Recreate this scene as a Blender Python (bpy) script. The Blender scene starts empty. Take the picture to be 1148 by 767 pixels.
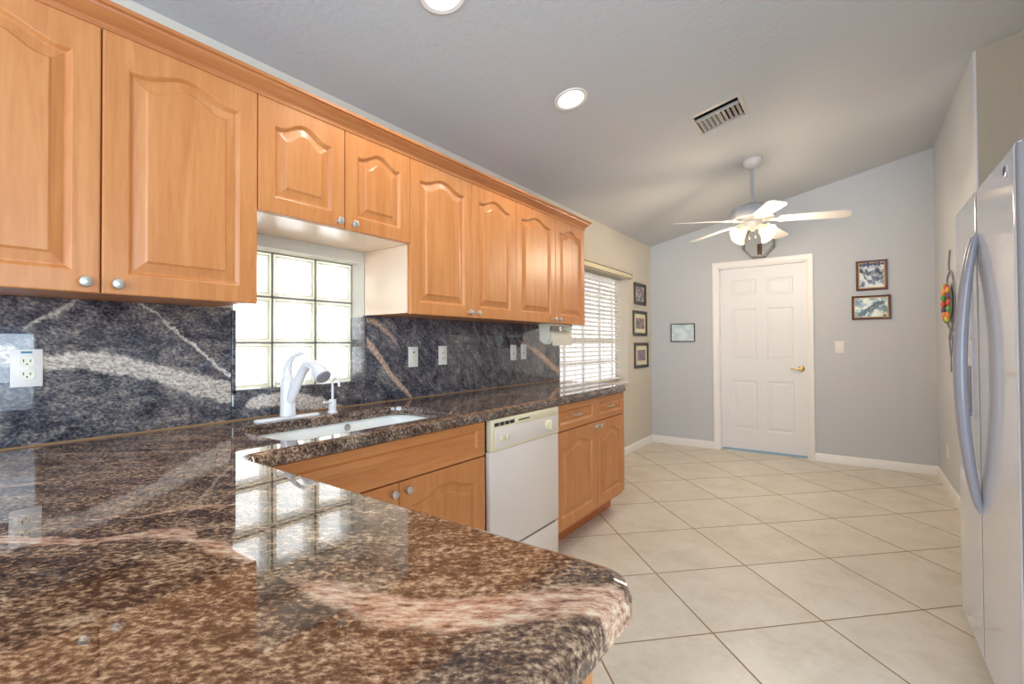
import bpy, bmesh, math, random
from mathutils import Vector, Matrix
random.seed(7)
PI = math.pi
scene = bpy.context.scene
COL = scene.collection

# ------------------------------------------------------------------ camera
IMG_W, IMG_H = 1148, 767
FPX, YAW, PIT, ROL, CY = 522.1553, math.radians(36.143), math.radians(.736), math.radians(-.331), 379.8706
fwd = Vector((-math.sin(YAW) * math.cos(PIT), math.cos(YAW) * math.cos(PIT), math.sin(PIT)))
r0 = Vector((math.cos(YAW), math.sin(YAW), 0)); u0 = r0.cross(fwd)
rgt = math.cos(ROL) * r0 + math.sin(ROL) * u0; upv = rgt.cross(fwd)
cd = bpy.data.cameras.new('camera'); cam = bpy.data.objects.new('camera', cd); COL.objects.link(cam)
cd.sensor_fit = 'HORIZONTAL'; cd.sensor_width = 36; cd.lens = FPX / IMG_W * 36
cd.shift_y = (CY - IMG_H / 2) / IMG_W; cd.clip_start = .02
m3 = Matrix((rgt, upv, -fwd)).transposed()
cam.matrix_world = Matrix.Translation((2.0375, 0, 1.22)) @ m3.to_4x4()
scene.camera = cam

# ------------------------------------------------------------------ light
w = bpy.data.worlds.new('sky'); scene.world = w; w.use_nodes = True
bg = w.node_tree.nodes['Background']; bg.inputs[0].default_value = (.90, .95, 1, 1); bg.inputs[1].default_value = 10.0

def area(name, loc, rot, sx, sy, power, color=(1, 1, 1)):
    l = bpy.data.lights.new(name, 'AREA'); l.shape = 'RECTANGLE'; l.size = sx; l.size_y = sy; l.energy = power; l.color = color
    o = bpy.data.objects.new(name, l); o.location = loc; o.rotation_euler = rot; COL.objects.link(o); return o
area('added_rear_fill', (3.3, -3.5, 1.5), (math.radians(90), 0, 0), 4.5, 2.2, 205, (.68, .84, 1))  # unseen fill panel added behind the camera, no window is built there
area('added_side_fill', (5.9, -.3, 1.5), (math.radians(90), 0, math.radians(90)), 3.5, 2.0, 110, (.68, .84, 1))  # unseen fill panel added at the side to brighten the kitchen
area('added_ceiling_fill', (3.2, -1.2, 1.3), (math.radians(180), 0, 0), 1.2, 1.2, 30, (.74, .87, 1))  # upward fill added to lighten the ceiling
vs = scene.view_settings
vs.view_transform = 'Standard'; vs.look = 'None'; vs.gamma = 1; vs.exposure = 0.34; vs.use_curve_mapping = False
try:
    scene.cycles.use_denoising = True
    scene.cycles.max_bounces = 10; scene.cycles.diffuse_bounces = 6; scene.cycles.transparent_max_bounces = 12
    scene.cycles.sample_clamp_indirect = 8
except Exception:
    pass

# ------------------------------------------------------------------ materials
def srgb(r, g, b):
    f = lambda c: (c / 255 / 12.92) if c / 255 <= .04045 else ((c / 255 + .055) / 1.055) ** 2.4
    return (f(r), f(g), f(b), 1)

def new_mat(name):
    m = bpy.data.materials.new(name); m.use_nodes = True
    nt = m.node_tree; b = nt.nodes['Principled BSDF']
    return m, nt, b

def pmat(name, color, rough=.5, metal=0.0, emit=0.0, ecol=None, coat=0.0, bump=None, trans=0.0, spec=None):
    m, nt, b = new_mat(name)
    b.inputs['Base Color'].default_value = color; b.inputs['Roughness'].default_value = rough; b.inputs['Metallic'].default_value = metal
    b.inputs['Coat Weight'].default_value = coat; b.inputs['Coat Roughness'].default_value = .05
    b.inputs['Transmission Weight'].default_value = trans
    if spec is not None: b.inputs['Specular IOR Level'].default_value = spec
    if emit:
        b.inputs['Emission Color'].default_value = ecol or color; b.inputs['Emission Strength'].default_value = emit
    g = nt.nodes.new('ShaderNodeNewGeometry'); n = nt.nodes.new('ShaderNodeTexNoise')
    n.inputs['Scale'].default_value = (bump or (60, 0))[0]; n.inputs['Detail'].default_value = 3
    nt.links.new(g.outputs['Position'], n.inputs['Vector'])
    # faint surface mottling keeps every finish procedural
    mx = nt.nodes.new('ShaderNodeMix'); mx.data_type = 'RGBA'; mx.inputs[0].default_value = .04
    mx.inputs[6].default_value = color; nt.links.new(n.outputs['Color'], mx.inputs[7]); nt.links.new(mx.outputs[2], b.inputs['Base Color'])
    if bump and bump[1]:
        bp = nt.nodes.new('ShaderNodeBump'); bp.inputs['Strength'].default_value = bump[1]; bp.inputs['Distance'].default_value = .01
        nt.links.new(n.outputs['Fac'], bp.inputs['Height']); nt.links.new(bp.outputs['Normal'], b.inputs['Normal'])
    return m

def ramp(nt, stops, fac):
    r = nt.nodes.new('ShaderNodeValToRGB'); e = r.color_ramp.elements
    while len(e) < len(stops): e.new(.5)
    for k, (p, c) in enumerate(stops):
        e[k].position = p; e[k].color = c if len(c) == 4 else tuple(c) + (1,)
    nt.links.new(fac, r.inputs['Fac']); return r.outputs['Color']

def math_n(nt, op, a, b=None, c=None, clamp=False):
    n = nt.nodes.new('ShaderNodeMath'); n.operation = op; n.use_clamp = clamp
    for k, v in enumerate((a, b, c)):
        if v is None: continue
        if isinstance(v, (int, float)): n.inputs[k].default_value = v
        else: nt.links.new(v, n.inputs[k])
    return n.outputs[0]

def mix_rgb(nt, fac, a, b, blend='MIX'):
    n = nt.nodes.new('ShaderNodeMix'); n.data_type = 'RGBA'; n.blend_type = blend
    for k, v in ((0, fac), (6, a), (7, b)):
        if isinstance(v, (int, float)): n.inputs[k].default_value = v
        elif isinstance(v, tuple): n.inputs[k].default_value = v
        else: nt.links.new(v, n.inputs[k])
    return n.outputs[2]

def noise(nt, vec, scale, detail=4, rough=.55, dist=0.0):
    n = nt.nodes.new('ShaderNodeTexNoise'); n.inputs['Scale'].default_value = scale; n.inputs['Detail'].default_value = detail
    n.inputs['Roughness'].default_value = rough; n.inputs['Distortion'].default_value = dist
    nt.links.new(vec, n.inputs['Vector']); return n

def wood(name, scale, dark, mid, light, rough=.38):
    m, nt, b = new_mat(name)
    tc = nt.nodes.new('ShaderNodeTexCoord'); oi = nt.nodes.new('ShaderNodeObjectInfo')
    add = nt.nodes.new('ShaderNodeVectorMath'); add.operation = 'ADD'
    sc = nt.nodes.new('ShaderNodeVectorMath'); sc.operation = 'SCALE'; sc.inputs[0].default_value = (7, 11, 5)
    nt.links.new(oi.outputs['Random'], sc.inputs['Scale']); nt.links.new(tc.outputs['Object'], add.inputs[0]); nt.links.new(sc.outputs[0], add.inputs[1])
    mp = nt.nodes.new('ShaderNodeMapping'); mp.inputs['Scale'].default_value = scale; nt.links.new(add.outputs[0], mp.inputs['Vector'])
    n1 = noise(nt, mp.outputs[0], 1.6, 5, .6, .8); n2 = noise(nt, mp.outputs[0], 9, 3, .5, .2)
    f = math_n(nt, 'ADD', math_n(nt, 'MULTIPLY', n1.outputs['Fac'], .75), math_n(nt, 'MULTIPLY', n2.outputs['Fac'], .25))
    c = ramp(nt, [(.33, dark), (.5, mid), (.66, light)], f)
    nt.links.new(c, b.inputs['Base Color']); b.inputs['Roughness'].default_value = rough
    b.inputs['Coat Weight'].default_value = .12; b.inputs['Coat Roughness'].default_value = .28
    return m
WD, WM, WL = srgb(187, 115, 61), srgb(197, 127, 71), srgb(205, 139, 82)
M_woodv = wood('maple_vertical', (14, 14, 1.3), WD, WM, WL)
M_woodh = wood('maple_horizontal', (14, 1.3, 14), WD, WM, WL)
M_woodtrim = wood('maple_trim', (14, 1.0, 14), srgb(168, 98, 52), srgb(184, 114, 64), srgb(196, 130, 78))
M_kick = wood('maple_toe_kick', (14, 1.3, 14), srgb(170, 92, 40), srgb(186, 106, 52), srgb(196, 120, 62))
M_inside = pmat('cabinet_melamine', srgb(234, 206, 178), .2)
M_wall = pmat('wall_paint', srgb(197, 199, 202), .75, bump=(90, .06))
M_wall_warmlit = pmat('wall_paint_warm_lit', srgb(208, 200, 186), .75, bump=(90, .06))  # warm light on the left wall put into its paint colour
M_ceil = pmat('ceiling_texture', srgb(197, 199, 202), .9, bump=(38, .2))
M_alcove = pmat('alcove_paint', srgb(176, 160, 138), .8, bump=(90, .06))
M_white = pmat('white_trim_paint', srgb(240, 236, 232), .35)
M_door = pmat('white_door_paint', srgb(234, 232, 232), .38)
M_appl = pmat('white_appliance', srgb(226, 212, 200), .22)
M_applcream = pmat('cream_appliance_trim', srgb(226, 212, 176), .3)
M_black = pmat('black_plastic', srgb(24, 20, 22), .4)
M_plate = pmat('white_plastic', srgb(236, 228, 220), .3)
M_cream = pmat('cream_plastic', srgb(238, 230, 206), .3)
M_fridge = pmat('fridge_gloss_white', srgb(206, 210, 218), .09, coat=.3)
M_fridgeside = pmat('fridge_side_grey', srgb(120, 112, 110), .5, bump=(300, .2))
M_handle = pmat('fridge_handle_grey', srgb(158, 160, 172), .25, coat=.3)
M_disp = pmat('dispenser_grey', srgb(120, 116, 120), .4)
M_nickel = pmat('satin_nickel', (.60, .56, .49, 1), .38, metal=.8)
M_brass = pmat('aged_brass', (.62, .44, .16, 1), .25, metal=1)
M_bronze = pmat('bronze', (.16, .09, .045, 1), .4, metal=.6)
M_pewter = pmat('dark_pewter', (.22, .21, .20, 1), .35, metal=.7)
M_porc = pmat('white_porcelain', srgb(240, 240, 236), .12, coat=.5)
M_faucet = pmat('white_faucet_enamel', srgb(232, 228, 228), .15, coat=.5)
M_steel = pmat('steel', (.6, .6, .6, 1), .25, metal=1)
M_mortar = pmat('block_mortar', srgb(140, 136, 128), .7)
M_paper = pmat('paper_towel', srgb(238, 228, 208), .9, bump=(220, .4))
M_fanw = pmat('fan_white', srgb(222, 218, 212), .35)
M_fanshaded = pmat('fan_shaded_grey', srgb(176, 176, 180), .35)  # shade on the white motor housing painted in as grey
M_bulb = pmat('lit_bulb', (1, .93, .8, 1), .4, emit=14, ecol=(1, .88, .66, 1))
M_can = pmat('can_baffle', srgb(225, 220, 212), .5)
M_vent = pmat('vent_metal', srgb(190, 184, 176), .4)
M_dark = pmat('dark_cavity', srgb(34, 24, 20), .8)
M_frameblk = pmat('black_frame_wood', srgb(42, 34, 32), .35)
M_framemar = pmat('maroon_frame_wood', srgb(78, 26, 34), .3)
M_gold = pmat('gold_fillet', srgb(170, 132, 60), .35, metal=.3)
M_mat = pmat('cream_mat_board', srgb(226, 218, 186), .8)
M_bluestrip = pmat('pale_blue_strip', srgb(150, 190, 214), .6)
M_slat = pmat('white_blind_slat', srgb(240, 236, 226), .4)
M_cord = pmat('blind_cord', srgb(196, 190, 172), .8)
M_valance = pmat('beige_valance', srgb(226, 214, 180), .5)
M_iron = pmat('wrought_iron', srgb(128, 124, 130), .5, metal=.3)
M_blue = pmat('blue_sticker', srgb(48, 128, 160), .5)
M_caulk = pmat('tan_caulk', srgb(150, 112, 72), .6)

def glass_mat(name, tint, mixw):
    m = bpy.data.materials.new(name); m.use_nodes = True; nt = m.node_tree
    nt.nodes.remove(nt.nodes['Principled BSDF']); out = nt.nodes['Material Output']
    t = nt.nodes.new('ShaderNodeBsdfTransparent'); t.inputs[0].default_value = tint
    g = nt.nodes.new('ShaderNodeBsdfGlossy'); g.inputs['Roughness'].default_value = .03
    mx = nt.nodes.new('ShaderNodeMixShader'); mx.inputs[0].default_value = mixw
    nt.links.new(t.outputs[0], mx.inputs[1]); nt.links.new(g.outputs[0], mx.inputs[2]); nt.links.new(mx.outputs[0], out.inputs[0]); return m
M_glass = glass_mat('clear_glass', (.96, .98, .97, 1), .06)
M_lanternglass = glass_mat('lantern_glass', (.98, .985, .98, 1), .02)
M_dimglass = glass_mat('sky_dimming_glass', (.34, .325, .32, 1), .06)  # tint invented to dim the sky so the slats stay visible

def block_mat():
    m = bpy.data.materials.new('ribbed_glass_block'); m.use_nodes = True; nt = m.node_tree
    nt.nodes.remove(nt.nodes['Principled BSDF']); out = nt.nodes['Material Output']
    g = nt.nodes.new('ShaderNodeNewGeometry'); sep = nt.nodes.new('ShaderNodeSeparateXYZ'); nt.links.new(g.outputs['Position'], sep.inputs[0])
    sy = math_n(nt, 'SINE', math_n(nt, 'MULTIPLY', sep.outputs[1], 2 * PI / .0105)); sz = math_n(nt, 'SINE', math_n(nt, 'MULTIPLY', sep.outputs[2], 2 * PI / .0105))
    s = math_n(nt, 'MAXIMUM', sy, sz); f = math_n(nt, 'MULTIPLY_ADD', math_n(nt, 'MAXIMUM', s, 0.0), -.75, 1.0)
    col = mix_rgb(nt, f, (.46, .45, .42, 1), (.74, .74, .73, 1))
    tl = nt.nodes.new('ShaderNodeBsdfTranslucent'); nt.links.new(col, tl.inputs[0])
    tp = nt.nodes.new('ShaderNodeBsdfTransparent'); nt.links.new(col, tp.inputs[0])
    gl = nt.nodes.new('ShaderNodeBsdfGlossy'); gl.inputs['Roughness'].default_value = .08
    m1 = nt.nodes.new('ShaderNodeMixShader'); m1.inputs[0].default_value = .6; nt.links.new(tl.outputs[0], m1.inputs[1]); nt.links.new(tp.outputs[0], m1.inputs[2])
    m2 = nt.nodes.new('ShaderNodeMixShader'); m2.inputs[0].default_value = .06; nt.links.new(m1.outputs[0], m2.inputs[1]); nt.links.new(gl.outputs[0], m2.inputs[2])
    nt.links.new(m2.outputs[0], out.inputs[0]); return m
M_block = block_mat()
def edge_mat():
    m = bpy.data.materials.new('glass_block_edge'); m.use_nodes = True; nt = m.node_tree
    nt.nodes.remove(nt.nodes['Principled BSDF']); out = nt.nodes['Material Output']
    tl = nt.nodes.new('ShaderNodeBsdfTranslucent'); tl.inputs[0].default_value = (.44, .42, .34, 1)
    df = nt.nodes.new('ShaderNodeBsdfPrincipled'); df.inputs['Base Color'].default_value = srgb(226, 222, 200); df.inputs['Roughness'].default_value = .15
    mx = nt.nodes.new('ShaderNodeMixShader'); mx.inputs[0].default_value = .45
    nt.links.new(tl.outputs[0], mx.inputs[1]); nt.links.new(df.outputs[0], mx.inputs[2]); nt.links.new(mx.outputs[0], out.inputs[0]); return m
M_blockedge = edge_mat()
def shade_mat():
    m = bpy.data.materials.new('frosted_lamp_glass'); m.use_nodes = True; nt = m.node_tree; b = nt.nodes['Principled BSDF']
    b.inputs['Base Color'].default_value = (.9, .70, .40, 1); b.inputs['Roughness'].default_value = .3
    b.inputs['Emission Color'].default_value = (1, .72, .32, 1); b.inputs['Emission Strength'].default_value = .6
    g = nt.nodes.new('ShaderNodeNewGeometry'); n = noise(nt, g.outputs['Position'], 30)
    nt.links.new(mix_rgb(nt, .1, (.9, .70, .40, 1), n.outputs['Color']), b.inputs['Base Color']); return m
M_shade = shade_mat()

def vein_mask(nt, sep, vein, wob):
    """soft band along a curve: vein = (axis of t, axis of s, [(t, s, halfwidth)...], softness)"""
    ta, sa, pts, soft = vein
    pts = sorted(pts); t0, t1 = pts[0][0], pts[-1][0]
    s0 = min(p[1] for p in pts) - .05; s1 = max(p[1] for p in pts) + .05; wmax = max(p[2] for p in pts) * 1.05
    tn = math_n(nt, 'DIVIDE', math_n(nt, 'SUBTRACT', sep.outputs[ta], t0), t1 - t0, clamp=True)
    def curve(vals):
        n = nt.nodes.new('ShaderNodeFloatCurve'); c = n.mapping.curves[0]
        for k, (a, b) in enumerate(vals):
            if k == 0: c.points[0].location = (a, b)
            elif k == len(vals) - 1: c.points[-1].location = (a, b)
            else: c.points.new(a, b)
        n.mapping.update(); nt.links.new(tn, n.inputs['Value']); return n.outputs[0]
    cs = curve([((p[0] - t0) / (t1 - t0), (p[1] - s0) / (s1 - s0)) for p in pts])
    cw = curve([((p[0] - t0) / (t1 - t0), p[2] / wmax) for p in pts])
    cen = math_n(nt, 'MULTIPLY_ADD', cs, s1 - s0, s0); wid = math_n(nt, 'MULTIPLY', cw, wmax)
    d = math_n(nt, 'ABSOLUTE', math_n(nt, 'SUBTRACT', math_n(nt, 'ADD', sep.outputs[sa], wob), cen))
    return math_n(nt, 'DIVIDE', math_n(nt, 'SUBTRACT', wid, d), soft, clamp=True)

def granite(name, rot, stretch, stops, veins, veincols, scale=55, rough=.018, big=.28, wobamp=.022, shift=0.0, tints=((.35, (1, 1, 1)), (.65, (1, .86, .77))), arm=False):
    m, nt, b = new_mat(name)
    g = nt.nodes.new('ShaderNodeNewGeometry'); P = g.outputs['Position']; sep = nt.nodes.new('ShaderNodeSeparateXYZ'); nt.links.new(P, sep.inputs[0])
    warp = noise(nt, P, 3.0, 2)
    wv = nt.nodes.new('ShaderNodeVectorMath'); wv.operation = 'MULTIPLY_ADD'; nt.links.new(warp.outputs['Color'], wv.inputs[0]); wv.inputs[1].default_value = (.05, .05, .05); nt.links.new(P, wv.inputs[2])
    mr = nt.nodes.new('ShaderNodeMapping'); mr.inputs['Rotation'].default_value = rot; nt.links.new(wv.outputs[0], mr.inputs['Vector'])
    ms = nt.nodes.new('ShaderNodeMapping'); ms.inputs['Scale'].default_value = stretch; nt.links.new(mr.outputs[0], ms.inputs['Vector'])
    a = noise(nt, ms.outputs[0], scale, 5, .68); bn = noise(nt, ms.outputs[0], scale * .22, 3, .6); fl = nt.nodes.new('ShaderNodeMapping'); fl.inputs['Scale'].default_value = (.42, 1.3, 1.3); nt.links.new(ms.outputs[0], fl.inputs['Vector'])
    c = noise(nt, fl.outputs[0], 6.5, 4, .62, .9)
    f = math_n(nt, 'ADD', math_n(nt, 'MULTIPLY', a.outputs['Fac'], .95 - big), math_n(nt, 'ADD', math_n(nt, 'MULTIPLY', bn.outputs['Fac'], .22), math_n(nt, 'MULTIPLY', c.outputs['Fac'], big)))
    # stretch contrast around the middle
    f = math_n(nt, 'MULTIPLY_ADD', math_n(nt, 'SUBTRACT', f, .585 - shift), 2.2, .5, clamp=True)
    col = ramp(nt, stops, f)
    tint = noise(nt, P, 3.3, 2, .5); col = mix_rgb(nt, .55, col, mix_rgb(nt, 1.0, col, ramp(nt, tints, tint.outputs['Fac']), 'MULTIPLY'))
    if arm:   # grey glare along the sink arm, painted in as a cooler, darker tint
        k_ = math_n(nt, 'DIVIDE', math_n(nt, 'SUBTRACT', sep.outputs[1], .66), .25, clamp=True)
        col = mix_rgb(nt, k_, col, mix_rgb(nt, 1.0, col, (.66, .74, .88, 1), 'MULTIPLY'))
    wob_n = noise(nt, P, 24, 7, .72); wob_l = noise(nt, P, 7, 2, .5)
    wob = math_n(nt, 'ADD', math_n(nt, 'MULTIPLY', math_n(nt, 'SUBTRACT', wob_n.outputs['Fac'], .5), wobamp * 2.4), math_n(nt, 'MULTIPLY', math_n(nt, 'SUBTRACT', wob_l.outputs['Fac'], .5), wobamp * 1.6))
    mask = None
    for v in veins:
        k = vein_mask(nt, sep, v, wob); mask = k if mask is None else math_n(nt, 'MAXIMUM', mask, k)
    if mask is not None:
        vs_n = nt.nodes.new('ShaderNodeMapping'); vs_n.inputs['Scale'].default_value = (.45, 1, 1); nt.links.new(ms.outputs[0], vs_n.inputs['Vector'])
        vn = noise(nt, vs_n.outputs[0], scale * .7, 6, .78)
        vc = ramp(nt, veincols, vn.outputs['Fac'])
        col = mix_rgb(nt, math_n(nt, 'MULTIPLY', mask, .97), col, vc)
    nt.links.new(col, b.inputs['Base Color']); b.inputs['Roughness'].default_value = rough; b.inputs['IOR'].default_value = 1.55
    b.inputs['Specular IOR Level'].default_value = .85
    return m
ctr_stops = [(.10, srgb(16, 14, 18)), (.32, srgb(44, 33, 31)), (.50, srgb(84, 62, 50)), (.62, srgb(126, 98, 78)), (.76, srgb(178, 148, 118)), (.94, srgb(210, 188, 160))]
ctr_veincols = [(.36, srgb(70, 46, 38)), (.44, srgb(170, 122, 98)), (.52, srgb(206, 164, 136)), (.62, srgb(226, 204, 174))]
ctr_veins = [
    (0, 1, [(.80, .04, 0), (.959, .118, .021), (1.017, .159, .021), (1.067, .191, .020), (1.096, .227, .024), (1.116, .262, .03), (1.146, .287, .028), (1.223, .305, .015), (1.30, .314, .018), (1.36, .318, 0)], .008),
    (1, 0, [(.22, .965, 0), (.254, .982, .009), (.27, 1.012, .008), (.308, 1.022, .009), (.353, 1.036, .011), (.405, 1.085, .010), (.47, 1.16, 0)], .008),
    (1, 0, [(.05, .47, 0), (.162, .546, .012), (.213, .573, .011), (.242, .580, .0)], .008),
    (0, 1, [(1.40, .31, 0), (1.46, .325, .008), (1.50, .331, .022), (1.56, .340, .030), (1.60, .350, .036), (1.65, .374, .042), (1.70, .410, .052), (1.74, .456, .052), (1.78, .495, .046), (1.84, .55, .04)], .014),
    (1, 0, [(1.2, .62, 0), (1.332, .625, .012), (1.7, .47, .012), (2.043, .34, .014), (2.66, .29, .014), (3.3, .25, 0)], .02)]
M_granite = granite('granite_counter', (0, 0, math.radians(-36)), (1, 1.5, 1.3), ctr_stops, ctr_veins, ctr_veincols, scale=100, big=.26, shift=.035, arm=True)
spl_stops = [(.10, srgb(22, 22, 28)), (.34, srgb(54, 55, 64)), (.50, srgb(88, 86, 92)), (.64, srgb(128, 120, 116)), (.80, srgb(168, 156, 142)), (.97, srgb(204, 192, 174))]  # stops lifted to blue-grey, putting the room's reflection into the stone colour
spl_veincols = [(.36, srgb(104, 94, 90)), (.43, srgb(172, 154, 142)), (.52, srgb(212, 198, 184)), (.62, srgb(238, 231, 220))]
spl_veincols_r = [(.36, srgb(84, 66, 60)), (.43, srgb(160, 124, 104)), (.52, srgb(198, 164, 142)), (.62, srgb(222, 202, 180))]
spl_veins_l = [
    (1, 2, [(-.3, 1.24, .02), (.0, 1.235, .02), (.217, 1.20, .034), (.311, 1.176, .034), (.415, 1.172, .036), (.533, 1.150, .040), (.665, 1.098, .046), (.76, 1.062, .048), (.86, 1.03, .046)], .014),
    (1, 2, [(.54, 1.385, 0), (.555, 1.375, .008), (.57, 1.359, .009), (.665, 1.265, .009), (.754, 1.188, .011), (.843, 1.107, .014), (.87, 1.09, .012)], .007),
    (1, 2, [(.26, 1.27, 0), (.31, 1.316, .012), (.371, 1.361, .010), (.42, 1.39, 0)], .012)]
spl_veins_r = [
    (1, 2, [(1.47, 1.26, .030), (1.505, 1.232, .034), (1.572, 1.165, .030), (1.642, 1.075, .026), (1.722, .994, .024), (1.785, .940, .021), (1.80, .920, .012), (1.815, .90, 0)], .010),
    (1, 2, [(1.50, 1.345, .02), (1.55, 1.335, .022), (1.601, 1.305, .020), (1.661, 1.262, .018), (1.72, 1.19, 0)], .02),
    (1, 2, [(2.80, 1.26, 0), (2.972, 1.21, .025), (3.175, 1.122, .036), (3.398, 1.004, .03)], .02)]
spl_veins_m = [(1, 2, [(.9, .98, 0), (.96, .99, .03), (1.03, .985, .035), (1.12, .975, .04), (1.22, .955, .04), (1.31, .93, .02), (1.36, .92, 0)], .012)]
M_splash_l = granite('granite_splash_left', (math.radians(10), 0, 0), (1.5, 1, 1.6), spl_stops, spl_veins_l, spl_veincols, big=.36, scale=95, wobamp=.032, tints=((.35, (1, 1, 1)), (.65, (.95, .95, 1))), shift=.0)
M_splash_r = granite('granite_splash_right', (math.radians(45), 0, 0), (1.5, 1, 2.0), spl_stops, spl_veins_r, spl_veincols_r, big=.36, scale=85, tints=((.35, (1, 1, 1)), (.65, (.95, .95, 1))), shift=-.01)
M_splash_m = granite('granite_splash_mid', (math.radians(30), 0, 0), (1.5, 1, 1.8), spl_stops, spl_veins_m, spl_veincols, big=.36, scale=95, wobamp=.032, tints=((.35, (1, 1, 1)), (.65, (.95, .95, 1))), shift=-.01)

def tile_mat():
    m, nt, b = new_mat('beige_floor_tile')
    g = nt.nodes.new('ShaderNodeNewGeometry'); P = g.outputs['Position']
    S = .5212
    sub = nt.nodes.new('ShaderNodeVectorMath'); sub.operation = 'SUBTRACT'; nt.links.new(P, sub.inputs[0]); sub.inputs[1].default_value = (1.1807, 1.7236, 0)
    mp = nt.nodes.new('ShaderNodeMapping'); mp.inputs['Rotation'].default_value = (0, 0, math.radians(-45.1)); mp.inputs['Scale'].default_value = (1, 1, 1)
    nt.links.new(sub.outputs[0], mp.inputs['Vector']); sep = nt.nodes.new('ShaderNodeSeparateXYZ'); nt.links.new(mp.outputs[0], sep.inputs[0])
    ii = [math_n(nt, 'DIVIDE', sep.outputs[k], S) for k in (0, 1)]
    ds = []
    for v in ii:
        fr = math_n(nt, 'FRACT', v); ds.append(math_n(nt, 'MINIMUM', fr, math_n(nt, 'SUBTRACT', 1.0, fr)))
    d = math_n(nt, 'MULTIPLY', math_n(nt, 'MINIMUM', ds[0], ds[1]), S)
    gm = math_n(nt, 'DIVIDE', math_n(nt, 'SUBTRACT', .0042, d), .0012, clamp=True)
    fl = [math_n(nt, 'FLOOR', v) for v in ii]
    cb = nt.nodes.new('ShaderNodeCombineXYZ'); nt.links.new(fl[0], cb.inputs[0]); nt.links.new(fl[1], cb.inputs[1])
    wn = nt.nodes.new('ShaderNodeTexWhiteNoise'); wn.noise_dimensions = '3D'; nt.links.new(cb.outputs[0], wn.inputs['Vector'])
    off = nt.nodes.new('ShaderNodeVectorMath'); off.operation = 'MULTIPLY_ADD'; nt.links.new(wn.outputs['Color'], off.inputs[0]); off.inputs[1].default_value = (20, 20, 20); nt.links.new(P, off.inputs[2])
    n1 = noise(nt, off.outputs[0], 5, 5, .6, .5); n2 = noise(nt, off.outputs[0], 30, 4, .6)
    f = math_n(nt, 'ADD', math_n(nt, 'MULTIPLY', n1.outputs['Fac'], .7), math_n(nt, 'MULTIPLY', n2.outputs['Fac'], .3))
    c = ramp(nt, [(.3, srgb(200, 189, 170)), (.5, srgb(215, 206, 190)), (.7, srgb(224, 217, 204))], f)
    c = mix_rgb(nt, math_n(nt, 'MULTIPLY', wn.outputs['Value'], .12), c, srgb(198, 180, 152))
    c = mix_rgb(nt, gm, c, srgb(150, 122, 88))
    nt.links.new(c, b.inputs['Base Color']); nt.links.new(math_n(nt, 'MULTIPLY_ADD', gm, .5, .28), b.inputs['Roughness'])
    bp = nt.nodes.new('ShaderNodeBump'); bp.inputs['Strength'].default_value = .5; bp.inputs['Distance'].default_value = .004; bp.invert = True
    nt.links.new(gm, bp.inputs['Height']); nt.links.new(bp.outputs[0], b.inputs['Normal']); return m
M_tile = tile_mat()

def print_mat(name, scale, stops, off):
    m, nt, b = new_mat(name); g = nt.nodes.new('ShaderNodeNewGeometry')
    ad = nt.nodes.new('ShaderNodeVectorMath'); ad.operation = 'ADD'; ad.inputs[1].default_value = off; nt.links.new(g.outputs['Position'], ad.inputs[0])
    n = noise(nt, ad.outputs[0], scale, 4, .6, .4); nt.links.new(ramp(nt, stops, n.outputs['Fac']), b.inputs['Base Color'])
    b.inputs['Roughness'].default_value = .12; return m

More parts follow.
